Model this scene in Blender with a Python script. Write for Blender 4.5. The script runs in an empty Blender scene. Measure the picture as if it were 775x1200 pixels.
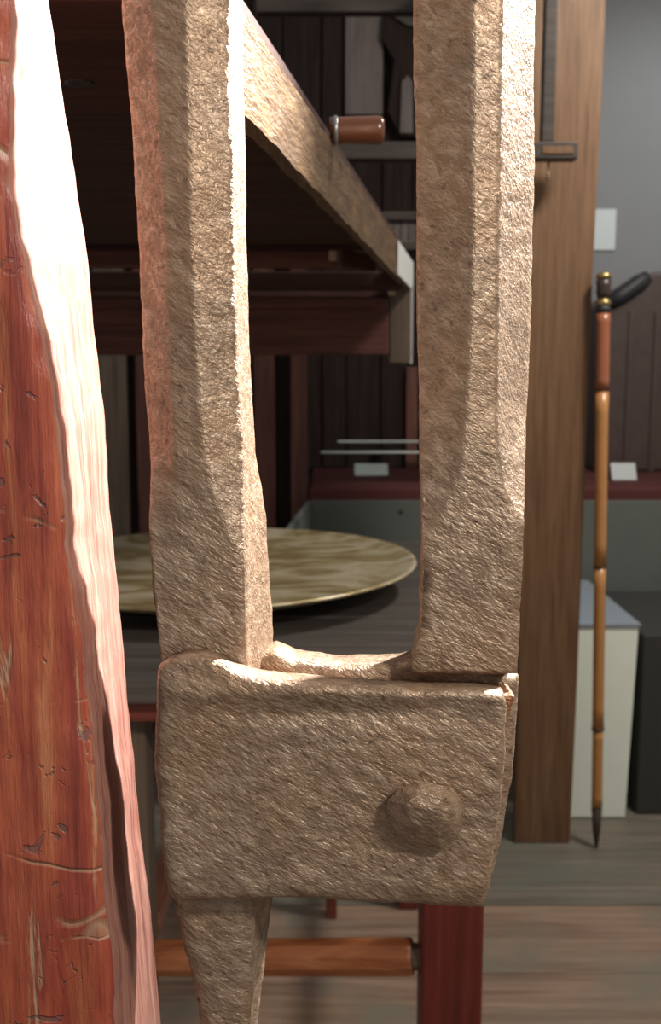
import bpy, bmesh, math, random
from mathutils import Vector, noise

# ------------------------------------------------------------------ camera / world / lights
scene = bpy.context.scene
C = scene.collection
F, H, PITCH = 1200.0, 1.2, math.radians(8.0)
CP, SP = math.cos(PITCH), math.sin(PITCH)

cam_d = bpy.data.cameras.new('camera')
cam = bpy.data.objects.new('camera', cam_d); C.objects.link(cam)
cam_d.sensor_fit = 'VERTICAL'; cam_d.sensor_height = 24.0; cam_d.lens = 24.0
cam_d.clip_start = 0.02
cam.location = (0, 0, H); cam.rotation_euler = (math.pi/2 - PITCH, 0, 0)
cam_d.dof.use_dof = True; cam_d.dof.focus_distance = 0.55; cam_d.dof.aperture_fstop = 9.0
scene.camera = cam

w = bpy.data.worlds.new('world'); scene.world = w; w.use_nodes = True
w.node_tree.nodes['Background'].inputs[0].default_value = (1.0, 0.95, 0.90, 1)
w.node_tree.nodes['Background'].inputs[1].default_value = 0.20

def light(name, typ, loc, target, power, col, size=0.2, **kw):
    d = bpy.data.lights.new(name, typ); d.energy = power; d.color = col
    if typ == 'AREA': d.shape = 'DISK'; d.size = size
    else: d.shadow_soft_size = size
    for k, v in kw.items(): setattr(d, k, v)
    o = bpy.data.objects.new(name, d); C.objects.link(o)
    o.location = loc
    o.rotation_euler = (Vector(target) - Vector(loc)).to_track_quat('-Z', 'Y').to_euler()
    return o
light('key_spotlight', 'SPOT', (0.70, 1.20, 2.08), (-0.03, 0.53, 1.48), 500, (1.0, 0.96, 0.91), 0.03,
      spot_size=math.radians(50), spot_blend=1.0)
light('front_fill_light', 'SPOT', (0.98, -0.28, 2.05), (0.0, 0.52, 1.34), 62, (1.0, 0.92, 0.80), 0.09,  # unseen fill lamp, added to lift the right-facing iron facets
      spot_size=math.radians(62), spot_blend=1.0)
light('far_fill_light', 'AREA', (1.15, 1.75, 2.55), (0.55, 2.4, 0.6), 19, (1.0, 0.93, 0.82), 0.3)  # unseen overhead fill, added to brighten plinth, floor and rail end
light('wall_wash_light', 'SPOT', (1.55, 3.0, 2.6), (1.25, 4.0, 1.95), 22, (0.98, 1.0, 0.96), 0.1,
      spot_size=math.radians(70), spot_blend=1.0)

vs = scene.view_settings
vs.view_transform = 'Standard'; vs.look = 'None'; vs.gamma = 1.0
vs.use_curve_mapping = False; vs.exposure = 0.85

# ------------------------------------------------------------------ helpers
rnd = random.Random(7)
def at(px, py, d):
    u, v = (px-387.5)/F, (600-py)/F
    dy, dz = CP + SP*v, -SP + CP*v
    t = d/dy
    return Vector((u*t, d, H + dz*t))
def xat(px, d, z):
    return (px-387.5)/F * (d*CP + (H-z)*SP)
def lerpk(knots, y):
    if y <= knots[0][0]: a, b = knots[0], knots[1]
    elif y >= knots[-1][0]: a, b = knots[-2], knots[-1]
    else:
        for a, b in zip(knots, knots[1:]):
            if a[0] <= y <= b[0]: break
    t = (y-a[0])/(b[0]-a[0]); return a[1] + (b[1]-a[1])*t
def clampk(knots, y):
    return lerpk(knots, min(max(y, knots[0][0]), knots[-1][0]))

def thing(name, label, cat, loc, group=None):
    o = bpy.data.objects.new(name, None); C.objects.link(o); o.location = loc
    o.empty_display_size = 0.05
    o['label'] = label; o['category'] = cat
    if group: o['group'] = group
    return o
def tag(o, label, cat, group=None):
    o['label'] = label; o['category'] = cat
    if group: o['group'] = group
    return o
def wloc(o):
    v = Vector(o.location)
    while o.parent: o = o.parent; v += Vector(o.location)
    return v
def obj(name, bm, mat, parent=None, smooth=False, loc=None, bevel=0, label=None):
    """bm is in world coordinates unless loc given (then local to loc, loc in world)."""
    base = Vector(loc) if loc is not None else None
    me = bpy.data.meshes.new(name)
    if base is None:
        lo = Vector((1e9,)*3); hi = Vector((-1e9,)*3)
        for v in bm.verts:
            for i in range(3): lo[i] = min(lo[i], v.co[i]); hi[i] = max(hi[i], v.co[i])
        base = Vector(((lo.x+hi.x)/2, (lo.y+hi.y)/2, lo.z))
        for v in bm.verts: v.co -= base
    bmesh.ops.recalc_face_normals(bm, faces=bm.faces)
    bm.to_mesh(me); bm.free()
    if smooth:
        for p in me.polygons: p.use_smooth = True
    o = bpy.data.objects.new(name, me); C.objects.link(o)
    me.materials.append(mat)
    if parent: o.parent = parent; o.location = base - wloc(parent)
    else: o.location = base
    if bevel:
        m = o.modifiers.new('bevel', 'BEVEL'); m.width = bevel; m.segments = 2; m.limit_method = 'ANGLE'
    if label: o['label'] = label
    return o
def boxbm(x0, x1, y0, y1, z0, z1):
    bm = bmesh.new()
    vs_ = [bm.verts.new((x, y, z)) for z in (z0, z1) for (x, y) in ((x0, y0), (x1, y0), (x1, y1), (x0, y1))]
    for f in ((0,1,2,3), (4,5,6,7), (0,1,5,4), (1,2,6,5), (2,3,7,6), (3,0,4,7)):
        bm.faces.new([vs_[i] for i in f])
    return bm
def box(name, x0, x1, y0, y1, z0, z1, mat, parent=None, bevel=0.002, label=None):
    return obj(name, boxbm(x0, x1, y0, y1, z0, z1), mat, parent, bevel=bevel, label=label)
def hexa(name, pts, mat, parent=None, bevel=0.002, label=None):
    """8 points: bottom ring 4, top ring 4"""
    bm = bmesh.new(); v = [bm.verts.new(p) for p in pts]
    for f in ((0,1,2,3), (4,5,6,7), (0,1,5,4), (1,2,6,5), (2,3,7,6), (3,0,4,7)):
        bm.faces.new([v[i] for i in f])
    return obj(name, bm, mat, parent, bevel=bevel, label=label)
def bar(name, a, b, wx, wz, mat, parent=None, bevel=0.003, label=None):
    """bar with rectangular section from a to b"""
    a, b = Vector(a), Vector(b); d = (b-a).normalized()
    up = Vector((0,0,1)) if abs(d.z) < 0.9 else Vector((0,1,0))
    s = d.cross(up).normalized(); u = s.cross(d)
    pts = []
    for p in (a, b):
        pts += [p - s*wx/2 - u*wz/2, p + s*wx/2 - u*wz/2, p + s*wx/2 + u*wz/2, p - s*wx/2 + u*wz/2]
    return hexa(name, pts, mat, parent, bevel, label)
def lathebm(prof, n=32, a=(0,0,0), b=None, center=None):
    """profile of (r, t): t metres along axis a->b"""
    a = Vector(a); d = (Vector(b)-a).normalized() if b is not None else Vector((0,0,1))
    s = d.orthogonal().normalized(); u = d.cross(s)
    bm = bmesh.new(); rings = []
    for r, t in prof:
        if r <= 1e-6: rings.append([bm.verts.new(a + d*t)])
        else: rings.append([bm.verts.new(a + d*t + (s*math.cos(2*math.pi*k/n) + u*math.sin(2*math.pi*k/n))*r) for k in range(n)])
    for A, B in zip(rings, rings[1:]):
        for k in range(n):
            k2 = (k+1) % n
            if len(A) == 1 and len(B) == 1: continue
            if len(A) == 1: bm.faces.new((A[0], B[k], B[k2]))
            elif len(B) == 1: bm.faces.new((A[k], A[k2], B[0]))
            else: bm.faces.new((A[k], A[k2], B[k2], B[k]))
    for R in (rings[0], rings[-1]):
        if len(R) > 1: bm.faces.new(R)
    return bm
def tubering(rings, closed=True):
    bm = bmesh.new(); R = [[bm.verts.new(p) for p in r] for r in rings]
    n = len(R[0])
    for A, B in zip(R, R[1:]):
        for k in range(n):
            bm.faces.new((A[k], A[(k+1) % n], B[(k+1) % n], B[k]))
    bm.faces.new(R[0]); bm.faces.new(R[-1])
    return bm
def roughen(bm, amps, seed=0.0):
    """displace along normals with layered noise: amps = [(scale, amp)...]"""
    bm.normal_update()
    bmesh.ops.recalc_face_normals(bm, faces=bm.faces); bm.normal_update()
    off = Vector((seed, seed*1.7, -seed))
    mv = []
    for v in bm.verts:
        h = 0
        for sc, am in amps: h += noise.noise(v.co*sc + off)*am
        mv.append(v.normal*h)
    for v, m in zip(bm.verts, mv): v.co += m

# ------------------------------------------------------------------ materials
class NT:
    def __init__(s, name):
        s.m = bpy.data.materials.new(name); s.m.use_nodes = True
        s.t = s.m.node_tree; s.b = s.t.nodes['Principled BSDF']
    def n(s, typ, **kw):
        x = s.t.nodes.new(typ)
        for k, v in kw.items():
            if k.startswith('i_'):
                key = k[2:]; key = int(key) if key.isdigit() else key.replace('_', ' ')
                x.inputs[key].default_value = v
            else: setattr(x, k, v)
        return x
    def l(s, a, b): s.t.links.new(a, b)
    def coords(s, scale=(1,1,1), rand=True, rot=(0,0,0)):
        tc = s.n('ShaderNodeTexCoord'); mp = s.n('ShaderNodeMapping')
        mp.inputs['Scale'].default_value = scale; mp.inputs['Rotation'].default_value = rot
        if rand:
            oi = s.n('ShaderNodeObjectInfo'); ad = s.n('ShaderNodeVectorMath', operation='MULTIPLY_ADD')
            ad.inputs[1].default_value = (17, 23, 31)
            s.l(oi.outputs['Random'], ad.inputs[0]); s.l(tc.outputs['Object'], ad.inputs[2])
            s.l(ad.outputs[0], mp.inputs['Vector'])
        else: s.l(tc.outputs['Object'], mp.inputs['Vector'])
        return mp.outputs['Vector']
    def noise(s, vec, scale, detail=4, rough=0.55, dist=0):
        x = s.n('ShaderNodeTexNoise'); x.inputs['Scale'].default_value = scale
        x.inputs['Detail'].default_value = detail; x.inputs['Roughness'].default_value = rough
        x.inputs['Distortion'].default_value = dist; s.l(vec, x.inputs['Vector']); return x.outputs['Fac']
    def ramp(s, fac, stops, interp='LINEAR'):
        x = s.n('ShaderNodeValToRGB'); r = x.color_ramp; r.interpolation = interp
        while len(r.elements) < len(stops): r.elements.new(0.5)
        for e, (p, c) in zip(r.elements, stops):
            e.position = p; e.color = (*c, 1) if len(c) == 3 else c
        s.l(fac, x.inputs[0]); return x.outputs[0]
    def mix(s, fac, a, b, typ='MIX'):
        x = s.n('ShaderNodeMix', data_type='RGBA', blend_type=typ)
        for sock, v in ((x.inputs['Factor'], fac), (x.inputs[6], a), (x.inputs[7], b)):
            if isinstance(v, (int, float)): sock.default_value = v
            elif isinstance(v, tuple): sock.default_value = (*v, 1)
            else: s.l(v, sock)
        return x.outputs[2]
    def math(s, op, a, b=0.0, c=None):
        x = s.n('ShaderNodeMath', operation=op)
        for i, v in enumerate((a, b) if c is None else (a, b, c)):
            if isinstance(v, (int, float)): x.inputs[i].default_value = v
            else: s.l(v, x.inputs[i])
        return x.outputs[0]
    def bump(s, h, strength, dist, prev=None):
        x = s.n('ShaderNodeBump'); x.inputs['Strength'].default_value = strength
        x.inputs['Distance'].default_value = dist; s.l(h, x.inputs['Height'])
        if prev: s.l(prev, x.inputs['Normal'])
        return x.outputs[0]
    def done(s, col, rough=0.5, normal=None, metal=0.0, spec=0.5, **kw):
        for key, v in (('Base Color', col), ('Roughness', rough), ('Metallic', metal), ('Specular IOR Level', spec), *kw.items()):
            k = s.b.inputs[key.replace('_', ' ')]
            if isinstance(v, tuple): k.default_value = (*v, 1) if len(v) == 3 else v
            elif isinstance(v, (int, float)): k.default_value = v
            else: s.l(v, k)
        if normal: s.l(normal, s.b.inputs['Normal'])
        return s.m

def wood(name, dark, mid, light_, axis='z', grain=1.0, rough=0.5, bump=0.3, spec=0.4, stain=None):
    n = NT(name)
    st = {'x': (1.2, 22, 22), 'y': (22, 1.2, 22), 'z': (22, 22, 1.2)}[axis]
    v = n.coords(tuple(a*grain for a in st)); v2 = n.coords((1,1,1))
    g = n.noise(v, 3.0, 6, 0.6, 0.4); f = n.noise(v, 11.0, 3, 0.7)
    col = n.ramp(g, [(0.28, dark), (0.5, mid), (0.72, light_)])
    col = n.mix(n.math('MULTIPLY', f, 0.45), col, dark, 'MULTIPLY')
    if stain:
        col = n.mix(n.ramp(n.noise(v2, 5.0, 5, 0.6), [(0.45, (0,0,0)), (0.68, (1,1,1))]), col, stain)
    nr = n.bump(n.math('ADD', g, f), bump, 0.003)
    r = n.math('MULTIPLY_ADD', f, 0.25, rough-0.1)
    return n.done(col, r, nr, spec=spec)
def plain(name, col, rough=0.5, metal=0.0, spec=0.5, scale=60, bump=0.1, vary=0.25):
    n = NT(name); v = n.coords()
    f = n.noise(v, scale, 4, 0.6)
    c2 = tuple(c*(1-vary) for c in col)
    return n.done(n.mix(f, c2, col), rough, n.bump(f, bump, 0.002), metal, spec)

def iron_mat(name, tint=(1,1,1), rust=0.35):
    n = NT(name); v = n.coords(rand=False); vd = n.coords((1,1,1), rand=False, rot=(0, -0.55, 0))
    m2 = n.n('ShaderNodeMapping'); m2.inputs['Scale'].default_value = (0.42, 1, 1); n.l(vd, m2.inputs['Vector']); vd = m2.outputs['Vector']
    big = n.noise(v, 14, 5, 0.6); fine = n.noise(vd, 560, 3, 0.6, 0.3); mid = n.noise(vd, 175, 4, 0.6, 0.4)
    pits = n.noise(v, 230, 2, 0.5)
    t = lambda c: tuple(a*b for a, b in zip(c, tint))
    col = n.ramp(mid, [(0.3, t((0.18,0.118,0.078))), (0.5, t((0.26,0.182,0.126))), (0.72, t((0.40,0.305,0.228)))])
    col = n.mix(n.math('MULTIPLY', n.ramp(big, [(0.42, (0,0,0)), (0.68, (1,1,1))]), rust), col, t((0.34,0.19,0.095)))
    col = n.mix(n.ramp(pits, [(0.62, (0,0,0)), (0.74, (0.7,0.7,0.7))]), col, t((0.09,0.055,0.036)))
    b1 = n.bump(big, 0.25, 0.004); b2 = n.bump(mid, 0.6, 0.0018, b1); b3 = n.bump(fine, 0.9, 0.0012, b2)
    r = n.math('MULTIPLY_ADD', fine, 0.5, 0.16)
    return n.done(col, r, b3, metal=0.4, spec=0.6)

M = {}
M['iron'] = iron_mat('wrought iron')
M['iron_rust'] = iron_mat('rusty iron', (0.95, 0.66, 0.5), 0.6)

def lacquer_post():
    n = NT('worn red lacquer')
    v = n.coords((17, 17, 1.1), rand=False); vi = n.coords((1,1,1), rand=False)
    g = n.noise(v, 5, 7, 0.65, 0.5); f = n.noise(v, 22, 4, 0.7); b = n.noise(vi, 9, 5, 0.6)
    col = n.ramp(g, [(0.25, (0.10,0.022,0.018)), (0.42, (0.25,0.046,0.030)), (0.56, (0.36,0.088,0.042)), (0.72, (0.52,0.23,0.11))])
    vc = n.coords((7, 7, 0.45), rand=False)
    chips = n.ramp(n.noise(vc, 9, 5, 0.6, 0.8), [(0.605, (0,0,0)), (0.66, (1,1,1))])
    col = n.mix(n.math('MULTIPLY', chips, 0.75), col, (0.42,0.30,0.19))
    pits = n.ramp(n.noise(vi, 60, 3, 0.6, 0.6), [(0.625, (0,0,0)), (0.67, (1,1,1))])
    col = n.mix(n.math('MULTIPLY', pits, 0.7), col, (0.12,0.075,0.07))
    streak = n.ramp(f, [(0.6, (0,0,0)), (0.78, (0.8,0.8,0.8))])
    col = n.mix(n.math('MULTIPLY', streak, 0.8), col, (0.10,0.02,0.022))
    # cross cracks where the lacquer has split
    vk = n.coords((1.6, 1.6, 11), rand=False)
    k = n.n('ShaderNodeTexVoronoi', feature='DISTANCE_TO_EDGE'); k.inputs['Scale'].default_value = 1.1
    wv = n.n('ShaderNodeVectorMath', operation='ADD'); n.l(vk, wv.inputs[0])
    nz = n.n('ShaderNodeTexNoise'); nz.inputs['Scale'].default_value = 14; n.l(vi, nz.inputs['Vector'])
    sc = n.n('ShaderNodeVectorMath', operation='SCALE'); sc.inputs['Scale'].default_value = 0.35
    n.l(nz.outputs['Color'], sc.inputs[0]); n.l(sc.outputs[0], wv.inputs[1]); n.l(wv.outputs[0], k.inputs['Vector'])
    crack = n.ramp(k.outputs['Distance'], [(0.0, (1,1,1)), (0.016, (0,0,0))])
    crack = n.math('MULTIPLY', crack, n.ramp(b, [(0.47, (0,0,0)), (0.53, (1,1,1))]))
    col = n.mix(n.math('MULTIPLY', crack, 0.8), col, (0.33,0.22,0.14))
    h = n.math('SUBTRACT', n.math('ADD', g, f), n.math('ADD', n.math('MULTIPLY', pits, 0.8), n.math('ADD', crack, chips)))
    return n.done(col, n.math('MULTIPLY_ADD', chips, 0.3, 0.36), n.bump(h, 0.55, 0.0018), spec=0.45)
M['post'] = lacquer_post()
def post_side():
    n = NT('planed pink post side')
    v = n.coords((48, 48, 1.6), rand=False); vi = n.coords((1,1,1), rand=False)
    g = n.noise(v, 4, 6, 0.65, 0.5); b = n.noise(vi, 16, 5, 0.6)
    col = n.ramp(g, [(0.3, (0.11,0.035,0.028)), (0.45, (0.26,0.115,0.088)), (0.58, (0.33,0.165,0.13)), (0.72, (0.42,0.25,0.20))])
    col = n.mix(n.ramp(b, [(0.58, (0,0,0)), (0.75, (0.6,0.6,0.6))]), col, (0.30,0.09,0.06))
    return n.done(col, 0.5, n.bump(n.math('ADD', g, b), 0.6, 0.002), spec=0.4)
M['post_side'] = post_side()

M['red'] = wood('red stained wood', (0.10,0.018,0.014), (0.17,0.03,0.02), (0.23,0.05,0.03), 'z', 1, 0.45)
M['redx'] = wood('red stained rail', (0.11,0.025,0.018), (0.20,0.05,0.032), (0.28,0.085,0.05), 'x', 1, 0.45)
M['orangex'] = wood('orange brown rod', (0.20,0.06,0.022), (0.36,0.13,0.05), (0.46,0.20,0.09), 'x', 0.7, 0.4)
M['redy'] = wood('brown side stretcher', (0.12,0.045,0.03), (0.22,0.09,0.055), (0.30,0.14,0.09), 'y', 1, 0.45)
M['tabletop'] = wood('dusty grey table planks', (0.05,0.043,0.04), (0.085,0.074,0.068), (0.125,0.11,0.10), 'x', 1, 0.42, 0.25, 0.5)
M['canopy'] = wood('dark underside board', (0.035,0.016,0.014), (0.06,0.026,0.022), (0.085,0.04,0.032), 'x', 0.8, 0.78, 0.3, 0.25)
M['darkred'] = wood('dark red frame wood', (0.055,0.017,0.013), (0.11,0.035,0.025), (0.16,0.058,0.04), 'x', 1, 0.6)
M['boards'] = wood('red brown upright boards', (0.06,0.022,0.016), (0.13,0.045,0.032), (0.20,0.075,0.052), 'z', 0.8, 0.5)
M['greyboard'] = wood('weathered brown upright', (0.06,0.042,0.03), (0.12,0.085,0.06), (0.17,0.125,0.09), 'z', 0.8, 0.55)
M['rail'] = wood('varnished golden brown rail', (0.07,0.036,0.016), (0.135,0.078,0.036), (0.24,0.14,0.062), 'y', 1.4, 0.32, 0.9, 0.6)
M['peg'] = wood('polished peg', (0.09,0.026,0.012), (0.15,0.05,0.022), (0.19,0.07,0.03), 'x', 1, 0.2, 0.05, 0.7)
M['oak'] = wood('brown oak plank', (0.115,0.056,0.026), (0.19,0.10,0.048), (0.25,0.14,0.072), 'z', 1.1, 0.5)
M['dark'] = wood('dark rack wood', (0.03,0.022,0.02), (0.055,0.042,0.036), (0.085,0.066,0.056), 'x', 1, 0.5)
M['darkz'] = wood('dark cabinet boards', (0.013,0.008,0.008), (0.025,0.015,0.013), (0.04,0.026,0.023), 'z', 1, 0.75, 0.3, 0.15)
M['palez'] = wood('faded mauve board', (0.10,0.08,0.075), (0.15,0.12,0.115), (0.19,0.155,0.145), 'z', 1, 0.6)
M['floor_brown'] = wood('worn brown floor', (0.16,0.10,0.07), (0.31,0.21,0.15), (0.42,0.30,0.225), 'x', 0.6, 0.5, 0.3, 0.35, (0.19,0.165,0.13))
M['floor_grey'] = wood('worn grey floor', (0.10,0.086,0.068), (0.20,0.17,0.135), (0.28,0.24,0.195), 'x', 0.6, 0.5, 0.3, 0.35, (0.13,0.135,0.11))
M['bamboo'] = plain('varnished bamboo', (0.52,0.24,0.075), 0.3, 0, 0.6, 30, 0.05, 0.3)
M['bamboo_top'] = plain('red brown bamboo', (0.36,0.12,0.055), 0.25, 0, 0.6, 30, 0.05, 0.3)
M['node'] = plain('burnt bamboo ring', (0.05,0.018,0.012), 0.5)
M['ferrule'] = plain('dark horn tip', (0.045,0.028,0.022), 0.35)
M['brass'] = plain('aged brass', (0.45,0.34,0.14), 0.35, 0.9, 0.5, 50, 0.2)
M['rail_reflection'] = plain('pale rail reflection', (0.80,0.82,0.80), 0.4, 0.3, 0.5, 40, 0.15)  # pale colour stands in for the reflection on the side rail
M['pewter'] = plain('pewter collar', (0.32,0.32,0.33), 0.3, 0.6)
M['plinth'] = plain('painted white plinth', (0.80,0.86,0.76), 0.6, 0, 0.3, 20, 0.05, 0.06)
M['plinth_top'] = plain('blue grey plinth top', (0.25,0.29,0.34), 0.5, 0, 0.3, 20, 0.05, 0.1)
M['greypanel'] = plain('grey green panel', (0.125,0.14,0.125), 0.6, 0, 0.3, 12, 0.05, 0.25)
M['charcoal'] = plain('charcoal carpet', (0.055,0.055,0.052), 0.9, 0, 0.2, 300, 0.4, 0.4)
M['wall'] = plain('grey painted wall', (0.21,0.215,0.225), 0.8, 0, 0.2, 6, 0.05, 0.12)
M['cloth'] = plain('dark red cloth', (0.11,0.035,0.034), 0.85, 0, 0.2, 200, 0.3, 0.4)
M['card'] = plain('white card', (0.50,0.54,0.55), 0.6, 0, 0.3, 30, 0.02, 0.05)
M['leather'] = plain('dark brown leather', (0.085,0.055,0.048), 0.5, 0, 0.4, 25, 0.4, 0.5)
M['black'] = plain('near black trim', (0.02,0.02,0.024), 0.5)
M['chip'] = plain('bare chipped wood', (0.45,0.33,0.22), 0.7)
def glass_mat():
    n = NT('shelf glass'); return n.done((0.85,0.95,0.92), 0.03, None, 0, 0.5, Transmission_Weight=1.0, IOR=1.45)
M['glass'] = glass_mat()
M['edge'] = plain('frosted glass edge', (0.55,0.60,0.57), 0.3, 0, 0.6, 30, 0.02, 0.1)
def gong_mat():
    n = NT('tarnished gong bronze'); v = n.coords((1, 2.2, 1), rand=False); vf = n.coords(rand=False)
    blot = n.noise(v, 7, 4, 0.55, 1.2); f = n.noise(vf, 260, 3, 0.6); m = n.noise(vf, 40, 4, 0.6)
    col = n.ramp(blot, [(0.40, (0.30,0.225,0.11)), (0.5, (0.50,0.42,0.24)), (0.6, (0.68,0.61,0.46))])
    col = n.mix(n.math('MULTIPLY', m, 0.4), col, (0.20,0.15,0.06))
    col = n.mix(n.ramp(f, [(0.64, (0,0,0)), (0.7, (0.8,0.8,0.8))]), col, (0.65,0.58,0.42))
    return n.done(col, 0.42, n.bump(m, 0.25, 0.003, n.bump(f, 0.3, 0.001)), metal=0.55)
M['gong'] = gong_mat()

# ------------------------------------------------------------------ setting
fl = box('floor', -2.2, 3.0, -1.2, 4.05, -0.06, -0.022, M['floor_brown'], bevel=0); fl['kind'] = 'structure'
edges = [-1.2, -0.93, -0.66, -0.40, -0.13, 0.13, 0.40, 0.67, 0.94, 1.20, 1.45, 1.68, 1.905, 2.165, 2.285, 2.44, 2.61, 2.78, 2.98, 3.2, 3.45, 3.7, 4.05]
for i, (a, b) in enumerate(zip(edges, edges[1:])):
    cut = rnd.uniform(-0.4, 1.6) if i % 3 == 0 else None
    m = M['floor_grey'] if a > 2.16 else M['floor_brown']
    spans = [(-2.2, 3.0)] if cut is None or 0.1 < cut < 0.9 else [(-2.2, cut-0.0012), (cut+0.0012, 3.0)]
    for s0, s1 in spans:
        dz = rnd.uniform(-0.0012, 0.0)
        box('floor_plank', s0, s1, a+0.0014, b-0.0014, -0.022, dz, m, fl, 0.0015)
wb = box('wall_back', -2.2, 3.0, 4.05, 4.15, -0.06, 3.2, M['wall'], bevel=0); wb['kind'] = 'structure'

# ------------------------------------------------------------------ the iron tool
D0 = 0.500
tool = thing('iron_jaw_tool', 'heavy pitted wrought iron tool with two tall jaws riveted between thick plates', 'iron tool', (at(260, 1000, D0).x, D0+0.02, 0))

def prong(name, D, T, ytop, cols_fn, mat, seed, nrow=230):
    """cols_fn(py) -> list of (px, dy) from left to right across the front; the last is the far right corner"""
    rings = []
    for i in range(nrow+1):
        py = ytop + (cols_fn.bot - ytop)*i/nrow
        z = at(387.5, py, D).z
        cols = cols_fn(py)
        pts = []
        for (p0, d0), (p1, d1), seg in zip(cols, cols[1:], cols_fn.segs):
            for k in range(seg):
                t = k/seg; dd = d0+(d1-d0)*t
                pts.append(Vector((xat(p0+(p1-p0)*t, D+dd, z), D+dd, z)))
        p, d = cols[-1]
        R = Vector((xat(p, D+d, z), D+d, z)); pts.append(R)
        xl = pts[0].x + cols_fn.inset
        Tz = T + getattr(cols_fn, 'grow', 0.0)*clampk([(560, 0.0), (780, 1.0)], py)
        xr_ = R.x - (Tz-T)*0.55
        for k in range(1, 8):   # back
            pts.append(Vector((xr_ + (xl-xr_)*(k-1)/7, D+Tz, z)))
        for k in range(1, 4):
            t = k/4; pts.append(Vector((xl + (pts[0].x-xl)*t, D+Tz+(cols[0][1]-Tz)*t, z)))
        # taper the far end that lies out of view
        if py < -420:
            s = max(0.25, 1-((-420-py)/260)**2*0.7); cx = sum(q.x for q in pts)/len(pts)
            for q in pts: q.x = cx+(q.x-cx)*s
        rings.append(pts)
    bm = tubering(rings)
    roughen(bm, [(22, 0.0009), (75, 0.0004), (200, 0.00045)], seed)
    return obj(name, bm, mat, tool, smooth=True)

lK = dict(
 L=[(-600,118),(0,143),(150,155),(300,163),(450,170),(560,178),(600,175),(690,180),(770,188),(800,191),(1050,204)],
 A=[(-600,165),(0,180),(300,195),(560,206),(640,212),(800,222)],
 B=[(-600,206),(0,218),(300,226),(450,233),(540,242),(580,252),(620,268),(655,283),(800,286),(1050,296)],
 R=[(-600,258),(0,268),(200,272),(400,277),(560,285),(650,286),(800,289),(1050,300)],
 S=[(-600,280),(0,284),(200,288),(400,292),(540,298),(620,312),(700,316),(760,320),(800,321),(1050,322)])
def lcols(py):
    L, A, B, R, S = (lerpk(lK[k], py) for k in 'LABRS')
    c = clampk([(520,1.0),(660,0.0)], py)
    B = min(B, R-1)
    return [(L, 0.011*c+0.001), (A, 0.003*c), (B, 0.0), (R, 0.011*c+0.0008), (S, 0.040)]
lcols.bot = 1050; lcols.segs = (10, 8, 8, 9); lcols.inset = 0.002; lcols.grow = 0.034  # hidden lower jaw lengthened and thickened to cast shade on the post
prong('fixed_jaw', 0.514, 0.042, -640, lcols, M['iron'], 3.1, 280)

rK = dict(
 L=[(-600,478),(0,485),(200,488),(400,490),(560,493),(640,495),(740,492),(785,483),(792,483)],
 A=[(-600,556),(0,556),(300,556),(420,552),(500,547),(550,540),(585,528),(612,511),(640,498),(792,490)],
 B=[(-600,594),(0,588),(200,584),(400,582),(520,582),(570,590),(608,610),(792,604)],
 R=[(-600,640),(0,628),(200,626),(400,620),(600,615),(700,611),(792,607)])
def rcols(py):
    L, A, B, R = (lerpk(rK[k], py) for k in 'LABR')
    A = max(A, L+2); B = min(B, R-1.5)
    cl = clampk([(470,1.0),(640,0.0)], py); cr = clampk([(480,1.0),(612,0.0)], py)
    return [(L, 0.014*cl+0.001), (A, 0.0), (B, 0.0045*cr), (R, 0.038*cr+0.001)]
rcols.bot = 790; rcols.segs = (12, 8, 9); rcols.inset = 0.003
prong('pivoting_jaw', 0.524, 0.050, -640, rcols, M['iron'], 9.4)

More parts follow.
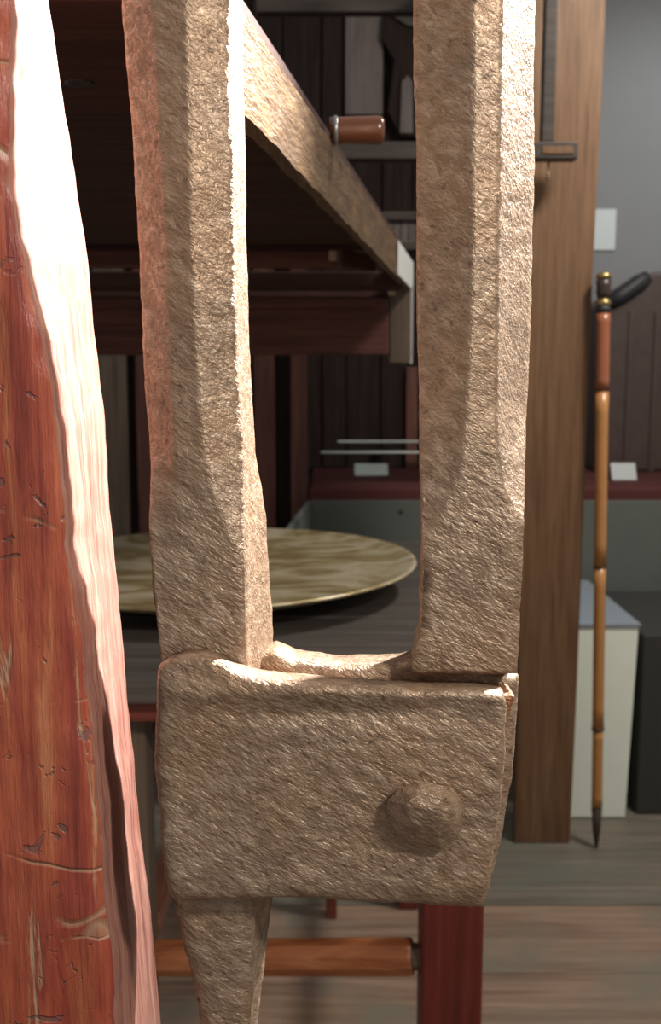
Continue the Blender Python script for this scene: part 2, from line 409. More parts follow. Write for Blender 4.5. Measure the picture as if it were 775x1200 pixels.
def resample(pts, n):
    L = [0]
    for a, b in zip(pts, pts[1:]): L.append(L[-1] + math.dist(a, b))
    out = []
    for i in range(n+1):
        s = L[-1]*i/n
        for j in range(len(pts)-1):
            if L[j+1] >= s-1e-9:
                t = (s-L[j])/(L[j+1]-L[j]); out.append((pts[j][0]+(pts[j+1][0]-pts[j][0])*t, pts[j][1]+(pts[j+1][1]-pts[j][1])*t)); break
    return out
def slab(name, top, right, bottom, left, D, T, mat, seed, nu=110, nv=80, amps=((26,0.0009),(80,0.0005),(220,0.0005)), bev=0.003, extra=None):
    """Coons patch of four pixel curves at depth D (top/bottom left to right, left/right top to bottom), thickness T"""
    t_, b_, l_, r_ = resample(top, nu), resample(bottom, nu), resample(left, nv), resample(right, nv)
    bm = bmesh.new(); G = []; K = []
    for j in range(nv+1):
        v = j/nv; rowf = []; rowb = []
        for i in range(nu+1):
            u = i/nu; q = []
            for c in (0, 1):
                q.append((1-v)*t_[i][c] + v*b_[i][c] + (1-u)*l_[j][c] + u*r_[j][c]
                         - ((1-u)*(1-v)*t_[0][c] + u*(1-v)*t_[-1][c] + (1-u)*v*b_[0][c] + u*v*b_[-1][c]))
            e = min(i, nu-i, j, nv-j)*1.0
            P = at(q[0], q[1], D)
            dy = {0: bev, 1: bev*0.3, 2: bev*0.05}.get(int(e), 0.0)
            if extra: dy += extra(q[0], q[1])
            rowf.append(bm.verts.new((P.x, D+dy, P.z))); rowb.append(bm.verts.new((P.x, D+T, P.z)))
        G.append(rowf); K.append(rowb)
    for j in range(nv):
        for i in range(nu):
            bm.faces.new((G[j][i], G[j][i+1], G[j+1][i+1], G[j+1][i]))
            bm.faces.new((K[j][i], K[j+1][i], K[j+1][i+1], K[j][i+1]))
    for j in range(nv):
        bm.faces.new((G[j][0], G[j+1][0], K[j+1][0], K[j][0])); bm.faces.new((G[j][nu], K[j][nu], K[j+1][nu], G[j+1][nu]))
    for i in range(nu):
        bm.faces.new((G[0][i], K[0][i], K[0][i+1], G[0][i+1])); bm.faces.new((G[nv][i], G[nv][i+1], K[nv][i+1], K[nv][i]))
    roughen(bm, amps, seed)
    return obj(name, bm, mat, tool, smooth=True)
def dent(x, y):
    d = 0.0
    d += 0.0022*math.exp(-(((x-240)/52)**2 + ((y-920)/70)**2))
    d -= 0.0030*math.exp(-(((x-330)/190)**2 + ((y-808)/16)**2))
    d += 0.0020*math.exp(-(((x-420)/120)**2 + ((y-838)/14)**2))
    d += 0.005*max(0, (y-1035)/35)**2
    d += 0.004*max(0, (205-x)/25)**2
    return d
slab('front_plate',
     [(183,786),(195,776),(215,769),(238,769),(258,775),(278,786),(300,793),(340,798),(400,803),(480,808),(560,810),(592,814)],
     [(592,814),(596,830),(594,880),(588,945),(580,1000),(574,1040),(569,1072)],
     [(202,1060),(230,1062),(280,1060),(330,1058),(400,1060),(470,1066),(520,1071),(569,1073)],
     [(183,786),(181,850),(177,905),(184,955),(187,990),(193,1030),(202,1060)], D0, 0.0135, M['iron'], 21.0, extra=dent)
slab('back_plate',
     [(300,772),(322,764),(345,775),(400,782),(470,780),(495,774),(560,786),(609,794)],
     [(609,794),(606,850),(602,910),(592,970),(580,1020),(572,1055),(567,1068)],
     [(250,1040),(330,1046),(420,1050),(500,1058),(567,1068)],
     [(300,772),(296,850),(285,950),(250,1040)], 0.536, 0.024, M['iron'], 33.0, 70, 50, bev=0.003)
zc = at(400, 801, 0.514).z
pl, pr = at(290, 900, 0.525), at(596, 900, 0.525)
hexa('spacer_block', [Vector((pl.x, 0.513, zc-0.09)), Vector((pr.x-0.022, 0.513, zc-0.09)), Vector((pr.x-0.022, 0.537, zc-0.09)), Vector((pl.x, 0.537, zc-0.09)),
     Vector((pl.x, 0.513, zc-0.002)), Vector((pr.x+0.001, 0.513, zc-0.006)), Vector((pr.x+0.001, 0.537, zc-0.007)), Vector((pl.x, 0.537, zc-0.002))],
     M['iron_rust'], tool, 0.002, 'orange rusted spacer block in the channel')
# rivet: faceted hammered head
out = [(455,938),(470,924),(490,915),(512,919),(530,924),(541,938),(543,958),(537,980),(517,998),(496,996),(474,991),(460,977),(453,955)]
inn = [(478,944),(483,936),(494,930),(510,930),(523,934),(529,942),(530,953),(524,964),(513,974),(500,972),(490,967),(481,960),(477,951)]
bm = bmesh.new()
Ra = [bm.verts.new(at(x, y, D0+0.004)) for x, y in out]
Rb = [bm.verts.new(at(x, y, D0-0.004)) for x, y in out]
Rc = [bm.verts.new(at(x, y, D0-0.0125+rnd.uniform(-0.0012, 0.0012))) for x, y in inn]
top = bm.verts.new(at(505, 950, D0-0.015)); n_ = len(out)
for k in range(n_):
    k2 = (k+1) % n_
    bm.faces.new((Ra[k], Ra[k2], Rb[k2], Rb[k])); bm.faces.new((Rb[k], Rb[k2], Rc[k2], Rc[k])); bm.faces.new((Rc[k], Rc[k2], top))
bm.faces.new(Ra)
bmesh.ops.subdivide_edges(bm, edges=bm.edges, cuts=3, use_grid_fill=True)
roughen(bm, [(60, 0.0008), (200, 0.0002)], 5.5)
rv = obj('rivet', bm, M['iron'], tool, smooth=True, label='faceted rivet head'); rv.data.set_sharp_from_angle(angle=math.radians(16))
# shank below the plates, running down to the floor
sK = dict(L=[(1030,196),(1065,205),(1110,215),(1160,228),(1200,233),(1300,240)], R=[(1030,300),(1065,298),(1200,293),(1300,286)], S=[(1030,330),(1062,322),(1130,314),(1200,305),(1300,296)])
rings = []
for i in range(110):
    py = 1040 + 260*i/109; z = at(387.5, py, 0.513).z
    L, R, S = (lerpk(sK[k], py) for k in 'LRS')
    a = [Vector((xat(L+(R-L)*k/16, 0.513, z), 0.513 + 0.004*abs(k/8-1)**3, z)) for k in range(17)]
    s = Vector((xat(S, 0.54, z), 0.54, z))
    a += [a[-1].lerp(s, k/6) + Vector((-0.0018*math.sin(math.pi*k/6), 0, 0)) for k in range(1, 7)]
    bl = Vector((a[0].x+0.003, 0.54, z))
    a += [s.lerp(bl, k/6) for k in range(1, 7)]
    rings.append(a)
last = rings[-1]; c = sum(last, Vector())/len(last)
for i in range(1, 40):
    t = i/39; z = last[0].z*(1-t)
    rings.append([Vector((c.x+0.15*t+(q.x-c.x)*(1-0.35*t), c.y+(q.y-c.y)*(1-0.2*t), z)) for q in last])
bm = tubering(rings); roughen(bm, [(30, 0.0009), (90, 0.0005), (220, 0.0004)], 14.0)
obj('shank', bm, M['iron'], tool, smooth=True)

# ------------------------------------------------------------------ red post
bK = [(-400,8),(0,10),(120,6),(230,11),(300,26),(400,48),(450,57),(600,74),(700,84),(800,97),(900,108),(1000,118),(1200,134)]
eK = [(-400,0),(0,58),(100,72),(200,88),(300,102),(400,112),(500,122),(600,130),(700,138),(800,147),(900,157),(1000,168),(1100,178),(1200,188)]
PD1, PD2 = 0.497, 0.60
base_x = xat(120, 0.5, 0.2)
post = thing('red_post', 'worn red lacquered timber post with a pale planed side, leaning beside the iron tool', 'post', (0, 0.55, 0))
def post_rows():
    rows = []
    for i in range(161):
        py = -400 + 1600*i/160; z = at(387.5, py, PD1).z
        xb = xat(lerpk(bK, py), PD1, z) + noise.noise(Vector((4, 1, z*22)))*0.0028 + noise.noise(Vector((9, 1, z*85)))*0.0012
        xe = xat(lerpk(eK, py), PD2, at(387.5, py, PD2).z)
        rows.append((z, xb, xe))
    z1, xb1, xe1 = rows[-1]; z0, xb0, xe0 = rows[-60]
    for i in range(1, 31):
        z = z1*(1-i/30); k = (z-z1)/(z1-z0)
        rows.append((z, xb1+(xb1-xb0)*k, xe1+(xe1-xe0)*k))
    return rows
rows = post_rows()
# z of the far edge differs from the near edge for the same pixel row: resample the far edge by z
zf = [(at(387.5, -400+1600*i/160, PD2).z, xat(lerpk(eK, -400+1600*i/160), PD2, at(387.5, -400+1600*i/160, PD2).z)) for i in range(161)]
zf = sorted(zf)
rings_f = []
for z, xb, xe in rows:
    xe = lerpk(zf, z)
    xl = xb - 0.125
    front = [Vector((xl+(xb-xl)*k/26, PD1 + (0.0 if k < 26 else 0.003), z)) for k in range(27)]
    side = [Vector((xb+(xe-xb)*k/14, PD1+(PD2-PD1)*k/14, z)) for k in range(1, 15)]
    back = [Vector((xe+(xl-xe)*k/6, PD2, z)) for k in range(1, 7)]
    lft = [Vector((xl, PD2+(PD1-PD2)*k/4, z)) for k in range(1, 4)]
    rings_f.append(front + side + back + lft)
bm = tubering(rings_f)
for v in bm.verts:
    # dents and worn arris
    q = v.co
    v.co.y += max(0, noise.noise(Vector((q.x*40, 3, q.z*16)))-0.1)*0.006 if q.y < PD1+0.01 else 0
roughen(bm, [(18, 0.0016), (70, 0.0008)], 2.0)
po = obj('post_body', bm, M['post'], post, smooth=False)
po.data.materials.append(M['post_side'])
for p in po.data.polygons:
    if 26 <= p.index % 50 < 40: p.material_index = 1
    p.use_smooth = True
po.data.set_sharp_from_angle(angle=math.radians(38))

# ------------------------------------------------------------------ overhead timber frame (canopy)
fr = thing('timber_frame', 'dark red timber frame with an overhead board, side rail and upright back boards', 'timber frame', (-0.4, 1.4, 0))
ZU = H + 0.232
# overhead board made of wide planks running left to right
ys = [0.69, 0.93, 1.22, 1.50, 1.79, 2.10]
def rail_x(d): return -0.062 + (d-0.68)*0.148
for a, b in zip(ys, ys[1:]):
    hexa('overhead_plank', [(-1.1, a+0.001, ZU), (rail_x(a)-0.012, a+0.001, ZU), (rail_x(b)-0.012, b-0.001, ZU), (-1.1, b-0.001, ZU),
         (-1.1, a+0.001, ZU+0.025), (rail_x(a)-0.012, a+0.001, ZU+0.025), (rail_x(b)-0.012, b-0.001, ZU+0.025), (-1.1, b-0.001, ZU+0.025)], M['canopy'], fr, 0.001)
# knot on the underside
kp = at(93, 97, 0.93)
k_d = (ZU-H)/(at(93,97,1).z-H)
kx = at(93, 97, k_d).x
obj('knot', lathebm([(0,-0.002),(0.006,-0.0025),(0.011,-0.0018),(0.013,0.001)], 14, (kx, k_d, ZU)), M['black'], fr, True)
# varnished side rail receding to the far corner
A0, A1 = 0.685, 2.30
pts = []
for d in (A0, A1):
    x = rail_x(d)
    zb, zt = H+0.168, H+0.232
    pts += [(x-0.012, d, zb), (x, d, zb), (x, d, zt), (x-0.012, d, zt)]
bm = bmesh.new()
NS = 60; R = []
for i in range(NS+1):
    t = i/NS
    R.append([Vector(pts[k]).lerp(Vector(pts[k+4]), t) for k in range(4)])
bm = tubering(R)
bmesh.ops.subdivide_edges(bm, edges=[e for e in bm.edges if abs(e.verts[0].co.y-e.verts[1].co.y) < 1e-5 and abs(e.verts[0].co.z-e.verts[1].co.z) > 0.01], cuts=6, use_grid_fill=True)
for v in bm.verts:
    if v.co.z < H+0.175: v.co.z += noise.noise(v.co*38)*0.0035
roughen(bm, [(45, 0.0012)], 4.0)
obj('side_rail', bm, M['rail'], fr, smooth=False, label='varnished golden brown side rail')
# polished peg with collar through the rail
pd = 1.12; pa = Vector((rail_x(pd)-0.004, pd, at(385, 153, pd).z)); pb = pa + Vector((1, 0.02, 0.012))
peg = obj('peg', lathebm([(0.0,0),(0.0135,0),(0.0135,0.012),(0.0140,0.03),(0.0145,0.05),(0.0138,0.0545),(0.0105,0.057),(0,0.0575)], 28, pa, pb), M['peg'], fr, True, label='polished brown peg')
obj('collar', lathebm([(0.0,0.004),(0.0148,0.004),(0.0148,0.007),(0.0138,0.0085),(0,0.0085)], 28, pa, pb), M['pewter'], peg, True)
# pale strips at the far corner: the rail's grazing reflection put into colour
x2 = rail_x(2.30)
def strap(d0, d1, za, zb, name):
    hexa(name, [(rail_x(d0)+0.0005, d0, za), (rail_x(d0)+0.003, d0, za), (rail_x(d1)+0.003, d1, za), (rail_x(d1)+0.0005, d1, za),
                (rail_x(d0)+0.0005, d0, zb), (rail_x(d0)+0.003, d0, zb), (rail_x(d1)+0.003, d1, zb), (rail_x(d1)+0.0005, d1, zb)], M['rail_reflection'], fr, 0.0008, 'pale corner strip standing for a reflection on the rail')
strap(1.92, 2.315, H+0.170, H+0.231, 'corner_reflection')
strap(2.262, 2.315, H+0.01, H+0.172, 'corner_reflection')
# far end: moulded batten, lower rail, apron, corner post
e1 = at(395, 300, 2.0); e2 = at(436, 310, 2.06)
bt = box('batten', -1.0, e1.x, 2.0, 2.03, at(0,313,2.0).z, at(0,292,2.0).z, M['darkred'], fr, 0.004)
box('chipped_end', e1.x-0.016, e1.x+0.001, 1.9985, 2.02, at(0,306,2.0).z, at(0,293,2.0).z, M['chip'], bt, 0.003)
hexa('batten_block', [(e1.x+0.003, 1.99, at(0,316,2.0).z), (e1.x+0.012, 1.99, at(0,316,2.0).z), (e2.x+0.012, 2.10, at(0,318,2.1).z), (e2.x-0.004, 2.10, at(0,318,2.1).z),
     (e1.x+0.003, 1.99, at(0,292,2.0).z), (e1.x+0.012, 1.99, at(0,292,2.0).z), (e2.x+0.012, 2.10, at(0,300,2.1).z), (e2.x-0.004, 2.10, at(0,300,2.1).z)], M['darkred'], fr, 0.003)
xr = at(456, 380, 2.26).x
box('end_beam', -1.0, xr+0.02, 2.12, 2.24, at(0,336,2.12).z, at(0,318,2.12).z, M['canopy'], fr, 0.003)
box('moulding', -1.0, xr-0.03, 2.225, 2.27, at(0,362,2.25).z, at(0,348,2.25).z, M['darkred'], fr, 0.006)
box('apron', -1.0, xr, 2.26, 2.29, at(0,416,2.26).z, at(0,350,2.26).z, M['darkred'], fr, 0.003)
box('corner_post', xr+0.001, x2-0.0005, 2.262, 2.315, at(0,426,2.262).z, at(0,334,2.262).z, M['greyboard'], fr, 0.003)
box('tenon', xr-0.002, xr+0.014, 2.258, 2.2625, at(0,346,2.258).z, at(0,336,2.258).z, M['chip'], fr, 0.001)
box('rear_post', -1.1, -1.02, 2.24, 2.32, 0.0, ZU, M['boards'], fr, 0.004)
# upright boards of the screen behind
sc_ = thing('board_screen', 'red brown screen of spaced upright boards standing behind the gong table', 'screen', (-0.6, 3.26, 0))
for (p0, p1, dd, m) in [(-30,18,3.25,'boards'), (20,66,3.24,'boards'), (68,112,3.25,'boards'), (114,150,3.235,'greyboard'), (160,186,3.25,'boards'), (188,214,3.24,'boards'),
                        (216,244,3.25,'boards'), (246,272,3.24,'boards'), (274,296,3.25,'boards'), (298,323,3.24,'boards'), (341,361,3.245,'boards')]:
    a, b = at(p0, 520, dd), at(p1, 520, dd)
    box('upright_board', a.x, b.x, dd, dd+0.02, 0.0, 1.62, M[m], sc_, 0.006)
box('screen_back', at(-30,500,3.275).x, at(360,500,3.275).x, 3.272, 3.285, 0.0, 1.62, M['darkz'], sc_, 0.001)
box('front_post', -1.1, -1.03, 0.64, 0.71, 0, ZU, M['boards'], fr, 0.004)
box('header', -1.0, xr, 2.292, 2.33, at(0,416,2.3).z, at(0,340,2.3).z, M['canopy'], fr, 0.002)

# ------------------------------------------------------------------ low table with the gong
ZT = at(0, 803, 1.2).z
tb = thing('low_table', 'red legged low table with dusty grey plank top under the bronze gong', 'table', (-0.07, 1.65, 0))
e = [1.20, 1.385, 1.545, 1.71, 1.90, 2.10, 2.24]
for a, b in zip(e, e[1:]):
    box('top_plank', -0.36, 0.205, a+0.0012, b-0.0012, ZT-0.024, ZT-rnd.uniform(0, 0.001), M['tabletop'], tb, 0.002)
za, zb = at(0, 847, 1.225).z, ZT-0.0245
box('front_apron', -0.335, 0.19, 1.225, 1.25, za, zb, M['redx'], tb, 0.006)
box('rear_apron', -0.335, 0.19, 2.19, 2.215, za, zb, M['redx'], tb, 0.003)
for x in (-0.335, 0.165): box('side_apron', x, x+0.025, 1.252, 2.188, za, zb, M['redy'], tb, 0.003)
lx0, lx1 = xat(495, 1.21, 0.47), xat(567, 1.21, 0.47)
box('leg', lx0, lx1, 1.208, 1.28, 0, za-0.0005, M['red'], tb, 0.006)
gx0, gx1 = xat(112, 1.3, 0.7), xat(177, 1.3, 0.7)
box('leg', gx0, gx1, 1.26, 1.32, 0, za-0.0005, M['greyboard'], tb, 0.006)
for x in (gx0, 0.152): box('leg', x, x+0.045, 2.145, 2.188, 0, za-0.0005, M['red'], tb, 0.004)
box('leg', at(382,1062,2.12).x, at(395,1062,2.12).x, 2.105, 2.135, 0, za, M['redx'], tb, 0.003)
# front stretcher with shouldered end
s0 = at(170, 1122, 1.30); s1 = at(484, 1121, 1.24)
hs = (at(0,1102,1.23).z - at(0,1143,1.23).z)/2
st = obj('stretcher', lathebm([(hs*0.9,0),(hs,0.004),(hs,(s1-s0).length-0.004),(hs*0.93,(s1-s0).length)], 10, s0, s1), M['orangex'], tb, False)
obj('tenon', lathebm([(hs*0.72,0),(hs*0.72,0.014)], 10, s1, s1+(s1-s0)), M['greyboard'], st, False)
a_, b_ = at(172, 1090, 1.33), at(207, 1022, 1.33)
d2 = 1.33*1.0
p_a = at(176, 1082, 1.325); zz = p_a.z
bar('stretcher', (p_a.x, 1.322, zz), (p_a.x-0.002, 2.14, zz), 0.03, 0.034, M['redy'], tb)
bar('stretcher', (lx1-0.03, 1.281, zz), (lx1-0.03, 2.14, zz), 0.03, 0.034, M['redy'], tb)

gr = 0.345; gc = Vector((at(255, 672, 1.75).x, 1.75, ZT+0.004))
prof = [(0,0.0),(0.10,0.0005),(0.20,0.006),(0.27,0.017),(0.315,0.031),(0.338,0.040),(gr,0.0415),(gr+0.001,0.0435),(gr,0.0455),(0.338,0.0455),(0.315,0.0375),(0.30,0.036),(0.27,0.036),(0.20,0.034),(0.10,0.0335),(0.06,0.036),(0.0,0.0375)]
g = obj('gong', lathebm(prof, 96, (gc.x, gc.y, gc.z), (gc.x-0.012, gc.y-0.01, gc.z+1)), M['gong'], None, True)
tag(g, 'large round tarnished bronze gong lying flat on the grey plank table', 'gong')

# ------------------------------------------------------------------ oak plank, bamboo staff, plinth
pk = thing('oak_plank', 'tall brown oak plank standing upright on the floorboards behind the iron tool', 'plank', (at(636, 988, 2.47).x, 2.49, 0))
b0, b1 = at(603, 988, 2.47), at(668, 988, 2.47)
t0, t1 = at(628, -180, 2.50), at(717, -180, 2.50)
NS = 24; R = []
for i in range(NS+1):
    t = i/NS; l = b0.lerp(t0, t); r = b1.lerp(t1, t); z = b0.z*0 + (t0.z)*t
    R.append([Vector((l.x, l.y, z)), Vector((r.x + 0.002*math.sin(t*9), r.y, z)), Vector((r.x+0.002, r.y+0.03, z)), Vector((l.x, l.y+0.03, z))])
obj('plank_board', tubering(R), M['oak'], pk, bevel=0.003)

sa = at(699.5, 983, 2.44); sa.z = 0; sb = at(708, 318, 2.46)
L = (sb-sa).length; dirv = (sb-sa).normalized()
stf = thing('bamboo_staff', 'slim orange bamboo staff with dark tip and carved brass handle leaning beside the oak plank', 'staff', sa)
ft = lambda py: (at(0, py, 2.45).z - 0)/(sb.z)*L
t_tip = ft(944); rr = 0.0145
nodes = [ft(853), ft(664), ft(458)]; top_t = ft(366)
obj('tip', lathebm([(0.0,0.0),(0.004,0.004),(0.010,t_tip*0.45),(rr*0.92,t_tip*0.98),(0,t_tip)], 20, sa, sb), M['ferrule'], stf, True)
segs = [t_tip]+nodes+[top_t]
for i, (a, b) in enumerate(zip(segs, segs[1:])):
    r0 = rr*(0.9+0.06*i)
    n_ = 8
    prof = [(0, a+0.002)] + [(r0*(1.06 if k in (0, n_) else 1.0), a+0.0025+(b-a-0.005)*k/n_) for k in range(n_+1)] + [(0, b-0.002)]
    obj('cane_section', lathebm(prof, 20, sa, sb), M['bamboo_top'] if i == 3 else M['bamboo'], stf, True)
for q in nodes:
    obj('node_ring', lathebm([(0,q-0.004),(rr*1.02,q-0.004),(rr*1.14,q),(rr*1.02,q+0.004),(0,q+0.004)], 20, sa, sb), M['node'], stf, True)
h0, h1 = top_t, L
obj('collar', lathebm([(0,h0),(rr*1.15,h0),(rr*1.2,h0+0.008),(rr*1.1,h0+0.014),(0,h0+0.014)], 20, sa, sb), M['black'], stf, True)
obj('handle_band', lathebm([(0,h0+0.014),(rr*1.05,h0+0.014),(rr*1.25,h0+0.022),(rr*0.95,h0+0.032),(0,h0+0.032)], 20, sa, sb), M['brass'], stf, True)
obj('carved_handle', lathebm([(0,h0+0.032),(rr*0.95,h0+0.032),(rr*1.2,h0+0.045),(rr*1.15,h0+0.06),(rr*1.25,h0+0.075),(0,h0+0.078)], 20, sa, sb), M['ferrule'], stf, True)
obj('brass_cap', lathebm([(0,h0+0.078),(rr*1.25,h0+0.078),(rr*1.2,h0+0.088),(rr*0.8,L-0.004),(0,L)], 20, sa, sb), M['brass'], stf, True)

pn = thing('white_plinth', 'white tapered display plinth with blue grey top behind the bamboo staff', 'plinth', (0.7, 2.9, 0))
zp = at(0, 732, 2.62).z
xl0, xr0 = at(640, 957, 2.62).x, at(733, 957, 2.62).x
xl1, xr1 = at(640, 732, 2.62).x, at(749, 732, 2.62).x
hexa('plinth_body', [(xl0,2.62,0),(xr0,2.62,0),(xr0,3.17,0),(xl0,3.17,0),(xl1,2.62,zp-0.006),(xr1,2.62,zp-0.006),(xr1,3.17,zp-0.006),(xl1,3.17,zp-0.006)], M['plinth'], pn, 0.002)
box('plinth_top', xl1-0.004, xr1+0.004, 2.615, 3.175, zp-0.006, zp+0.004, M['plinth_top'], pn, 0.002)

# ------------------------------------------------------------------ low grey enclosure, dark riser, red ledge and what stands there
en = thing('grey_enclosure', 'low grey green panel enclosure around the display floor', 'partition', (0.6, 3.2, 0))
ze = at(0, 587, 3.2).z; xe = at(365, 590, 3.2).x
bp = box('rear_panel', xe, 2.6, 3.2, 3.22, 0, ze, M['greypanel'], en, 0.002)
hx = at(470, 600, 3.2)
obj('screw_hole', lathebm([(0,0),(0.007,0),(0.007,0.003),(0,0.003)], 14, (hx.x, 3.2005, hx.z), (hx.x, 2.2, hx.z)), M['black'], bp)
xs = at(335,625,2.57).x
hexa('side_panel', [(xs-0.015,2.5,0),(xs,2.5,0),(xe,3.199,0),(xe-0.015,3.199,0),(xs-0.015,2.5,ze),(xs,2.5,ze),(xe,3.199,ze),(xe-0.015,3.199,ze)], M['greypanel'], en, 0.002)
rs = box('carpeted_riser', xr1+0.02, 2.5, 2.64, 3.18, 0, 0.50, M['charcoal'], None, 0.006)
tag(rs, 'charcoal carpeted riser block on the floor beside the white plinth', 'riser')
lg = box('cloth_ledge', at(363,560,3.24).x, 2.6, 3.235, 4.04, 0, at(0,557,3.6).z, M['cloth'], None, 0.01)
tag(lg, 'long display ledge covered in dark red cloth behind the grey panels', 'display ledge')
zl = at(0, 557, 3.6).z
def card(px0, px1, py0, py1, d, label):
    a, b = at(px0, py1, d), at(px1, py1, d); zt_ = zl + (at(0, py0, d).z - at(0, py1, d).z)
    bm = bmesh.new()
    P = [(a.x, d, zl), (b.x, d, zl), (b.x, d+0.03, zt_), (a.x, d+0.03, zt_), (b.x, d+0.06, zl), (a.x, d+0.06, zl)]
    th = Vector((0, 0.0015, 0))
    v = [bm.verts.new(p) for p in P]
    bm.faces.new((v[0], v[1], v[2], v[3])); bm.faces.new((v[3], v[2], v[4], v[5]))
    o = obj('label_card', bm, M['card'], None)
    mm = o.modifiers.new('thickness', 'SOLIDIFY'); mm.thickness = 0.0015; mm.offset = -1
    tag(o, label, 'card')
card(416, 455, 544, 557, 3.6, 'small folded white label card under the glass shelf on the red ledge')
card(718, 747, 537, 556, 3.45, 'small folded white label card in front of the brown leather trunk')
# glass shelf on feet
gs = thing('glass_shelf', 'clear glass shelf plate on dark brackets above the red ledge', 'glass shelf', (0.35, 3.5, zl))
zg = at(0, 531, 3.3).z
hexa('glass_plate', [(at(376,531,3.3).x,3.3,zg),(0.80,3.3,zg),(0.80,3.72,zg),(at(396,518,3.72).x,3.72,zg),(at(376,531,3.3).x,3.3,zg+0.008),(0.80,3.3,zg+0.008),(0.80,3.72,zg+0.008),(at(396,518,3.72).x,3.72,zg+0.008)], M['glass'], gs, 0.001)
for x in (0.20, 0.66):
    box('bracket', x-0.012, x+0.012, 3.56, 3.829, zg-0.016, zg-0.0005, M['black'], gs, 0.002)
gx = at(376,531,3.3).x
box('edge_trim', gx, 0.80, 3.296, 3.2995, zg, zg+0.007, M['edge'], gs, 0.001)
box('edge_trim', at(396,518,3.72).x, 0.80, 3.7205, 3.724, zg-0.001, zg+0.011, M['edge'], gs, 0.001)
cb = thing('dark_cabinet', 'tall dark wooden cabinet of upright boards against the back wall', 'cabinet', (0.0, 3.92, zl))
x = -0.75; i = 0
while x < 0.66:
    wd = [0.11, 0.14, 0.09, 0.13][i % 4]
    box('cabinet_board', x, x+wd-0.003, 3.86+0.012*(i % 2), 3.92, zl, 2.75, M['darkz'], cb, 0.004); x += wd; i += 1
box('cabinet_back', -0.75, x, 3.921, 4.03, zl, 2.75, M['darkz'], cb, 0.002)
c0, c1 = at(405, 60, 3.84), at(449, 60, 3.84)
box('pale_stile', c0.x, c1.x, 3.83, 3.858, at(0,135,3.84).z, 2.75, M['palez'], cb, 0.003)
c0, c1 = at(476, 470, 3.84), at(489, 470, 3.84)
box('red_stile', c0.x, c1.x, 3.83, 3.858, zl, at(0,430,3.84).z, M['boards'], cb, 0.003)

# weapon rack: horizontal rails in front of the plank
rk = thing('wall_rack', 'dark horizontal rack rails on posts crossing in front of the oak plank', 'rack', (0.25, 2.42, 0))
r0, r1 = at(380, 178, 2.40), at(678, 176, 2.40)
hh = (at(0,166,2.4).z - at(0,187,2.4).z)
rl = box('rail', r0.x, r1.x, 2.40, 2.44, r1.z-hh/2, r1.z+hh/2, M['dark'], rk, 0.004)
ins0, ins1 = at(636, 176, 2.399), at(672, 176, 2.399)
box('rail_inset', ins0.x, ins1.x, 2.3975, 2.401, r1.z-hh*0.2, r1.z+hh*0.22, M['oak'], rl, 0.001)
hk = at(643, 187, 2.42)
obj('hook', lathebm([(0.0,0),(0.003,0),(0.0025,0.02),(0.004,0.035),(0.0025,0.043),(0,0.045)], 10, (hk.x, 2.42, r1.z-hh/2+0.001), (hk.x, 2.42, 0)), M['iron'], rl, True)
box('rail', at(300,5,2.75).x, at(590,5,2.75).x, 2.75, 2.79, at(0,14,2.75).z, at(0,-12,2.75).z, M['dark'], rk, 0.003)
u0, u1 = at(520, 300, 2.42), at(545, 300, 2.42)
box('upright', u0.x, u1.x, 2.445, 2.475, 0, 2.25, M['dark'], rk, 0.003)
box('cross_arm', u0.x, u1.x, 2.476, 2.749, at(0,14,2.75).z, at(0,-12,2.75).z, M['dark'], rk, 0.002)
u0, u1 = at(637, 60, 2.42), at(652, 60, 2.42)
box('shade_stave', u0.x, u1.x, 2.41, 2.44, r1.z+hh/2, 2.3, M['dark'], rk, 0.003)  # dark stave added to stand for a shadowed strip on the plank

# dark bracket-shaped piece with a pale tablet hanging on the cabinet
def stilt(name, pts, d, th, mat, parent):
    bm = bmesh.new(); A = [bm.verts.new(at(x, y, d)) for x, y in pts]
    B = [bm.verts.new(v.co + Vector((0, th, 0))) for v in A]
    bm.faces.new(A); bm.faces.new(B[::-1]); n = len(A)
    for k in range(n): bm.faces.new((A[k], A[(k+1) % n], B[(k+1) % n], B[k]))
    return obj(name, bm, mat, parent, bevel=0.002)
hb = thing('hanging_bracket', 'black curved bracket with a pale tablet hanging on the dark cabinet', 'bracket', (at(475,160,3.5).x, 3.8, at(475,162,3.8).z))
stilt('bracket_body', [(449,16),(510,16),(510,160),(470,160),(455,130),(462,70),(447,44)], 3.80, 0.025, M['darkz'], hb)
stilt('tablet', [(471,96),(478,88),(484,96),(484,156),(469,156)], 3.785, 0.014, M['palez'], hb)
stilt('crest', [(452,14),(480,12),(510,8),(510,30),(478,30)], 3.785, 0.014, M['dark'], hb)

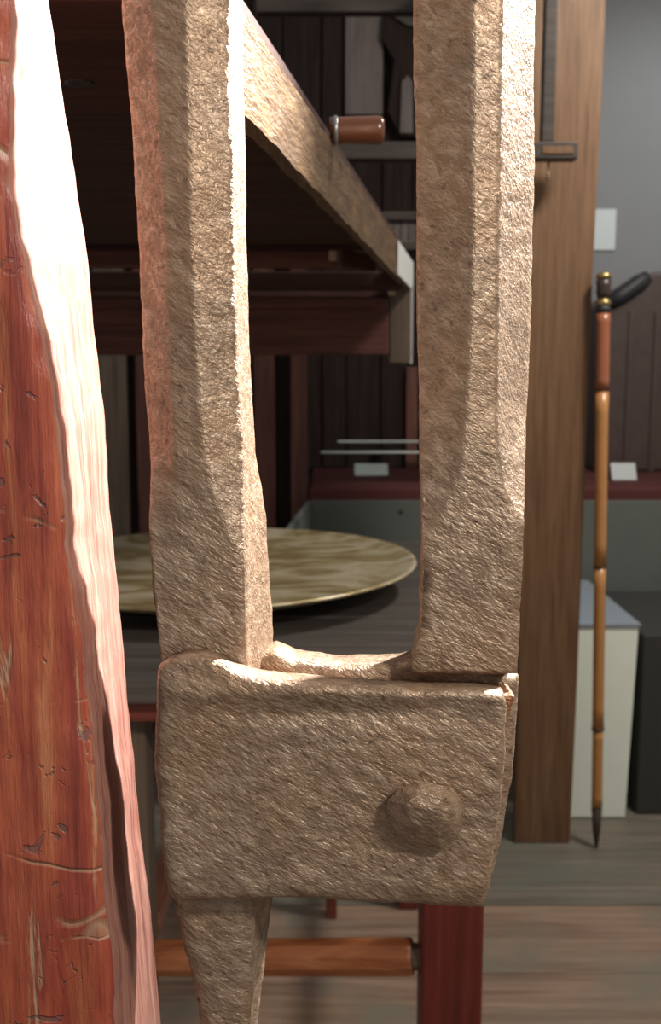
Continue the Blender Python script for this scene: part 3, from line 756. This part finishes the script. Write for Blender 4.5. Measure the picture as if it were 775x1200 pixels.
cr = thing('slatted_box', 'small pale slatted wooden box on a shelf bracket behind the side rail', 'box', (at(475,290,2.7).x, 2.7, at(475,290,2.7).z))
for k in range(4):
    a = at(452+9*k, 290, 2.66); b = at(460+9*k, 290, 2.66)
    box('slat', a.x, b.x, 2.66, 2.67, at(0,292,2.66).z, at(0,258,2.66).z, M['palez'], cr, 0.001)
box('lid', at(448,250,2.65).x, at(492,250,2.65).x, 2.65, 2.78, at(0,258,2.65).z, at(0,248,2.65).z, M['dark'], cr, 0.002)
box('box_back', at(452,290,2.67).x, at(490,290,2.67).x, 2.671, 2.78, at(0,292,2.66).z, at(0,258,2.66).z, M['dark'], cr, 0.001)
box('shelf_bracket', at(440,296,2.65).x, u0.x*0+at(545,296,2.65).x, 2.476, 2.79, at(0,302,2.65).z, at(0,292.5,2.65).z, M['dark'], rk, 0.002)

# wall label, leather trunk
wl = box('wall_label', at(690,269,4.04).x, at(722,269,4.04).x, 4.042, 4.05, at(0,293,4.04).z, at(0,245,4.04).z, M['card'], None, 0.001)
tag(wl, 'pale blank label sheet fixed on the grey wall above the bamboo staff', 'wall label')
tr = thing('leather_trunk', 'dark brown leather trunk with sloping lid and black rolled edge on the red ledge', 'trunk', (1.3, 3.8, zl))
tx0, tx1 = at(700, 450, 3.72).x, 2.3
zs = at(0, 358, 3.72).z; zr = at(0, 318, 3.72).z; xk = at(768, 320, 3.72).x
bm = bmesh.new()
sil = [(tx0, zl), (tx0, zs), (xk, zr), (xk+0.5, zr), (tx1, zs), (tx1, zl)]
A = [bm.verts.new((x, 3.72, z)) for x, z in sil]; B = [bm.verts.new((x, 4.02, z)) for x, z in sil]
bm.faces.new(A); bm.faces.new(B)
for k in range(6): bm.faces.new((A[k], A[(k+1)%6], B[(k+1)%6], B[k]))
obj('trunk_body', bm, M['leather'], tr, bevel=0.012)
obj('rolled_edge', lathebm([(0,0),(0.024,0.004),(0.031,0.05),(0.031,0.13),(0.022,0.168),(0,0.172)], 16, (tx0+0.03, 3.715, zs+0.004), (xk, 3.715, zr)), M['black'], tr, True)
for px in (735, 765):
    a, b = at(px, 450, 3.71), at(px+7, 450, 3.71)
    box('strap', a.x, b.x, 3.712, 3.722, zl, zs-0.02, M['leather'], tr, 0.002)
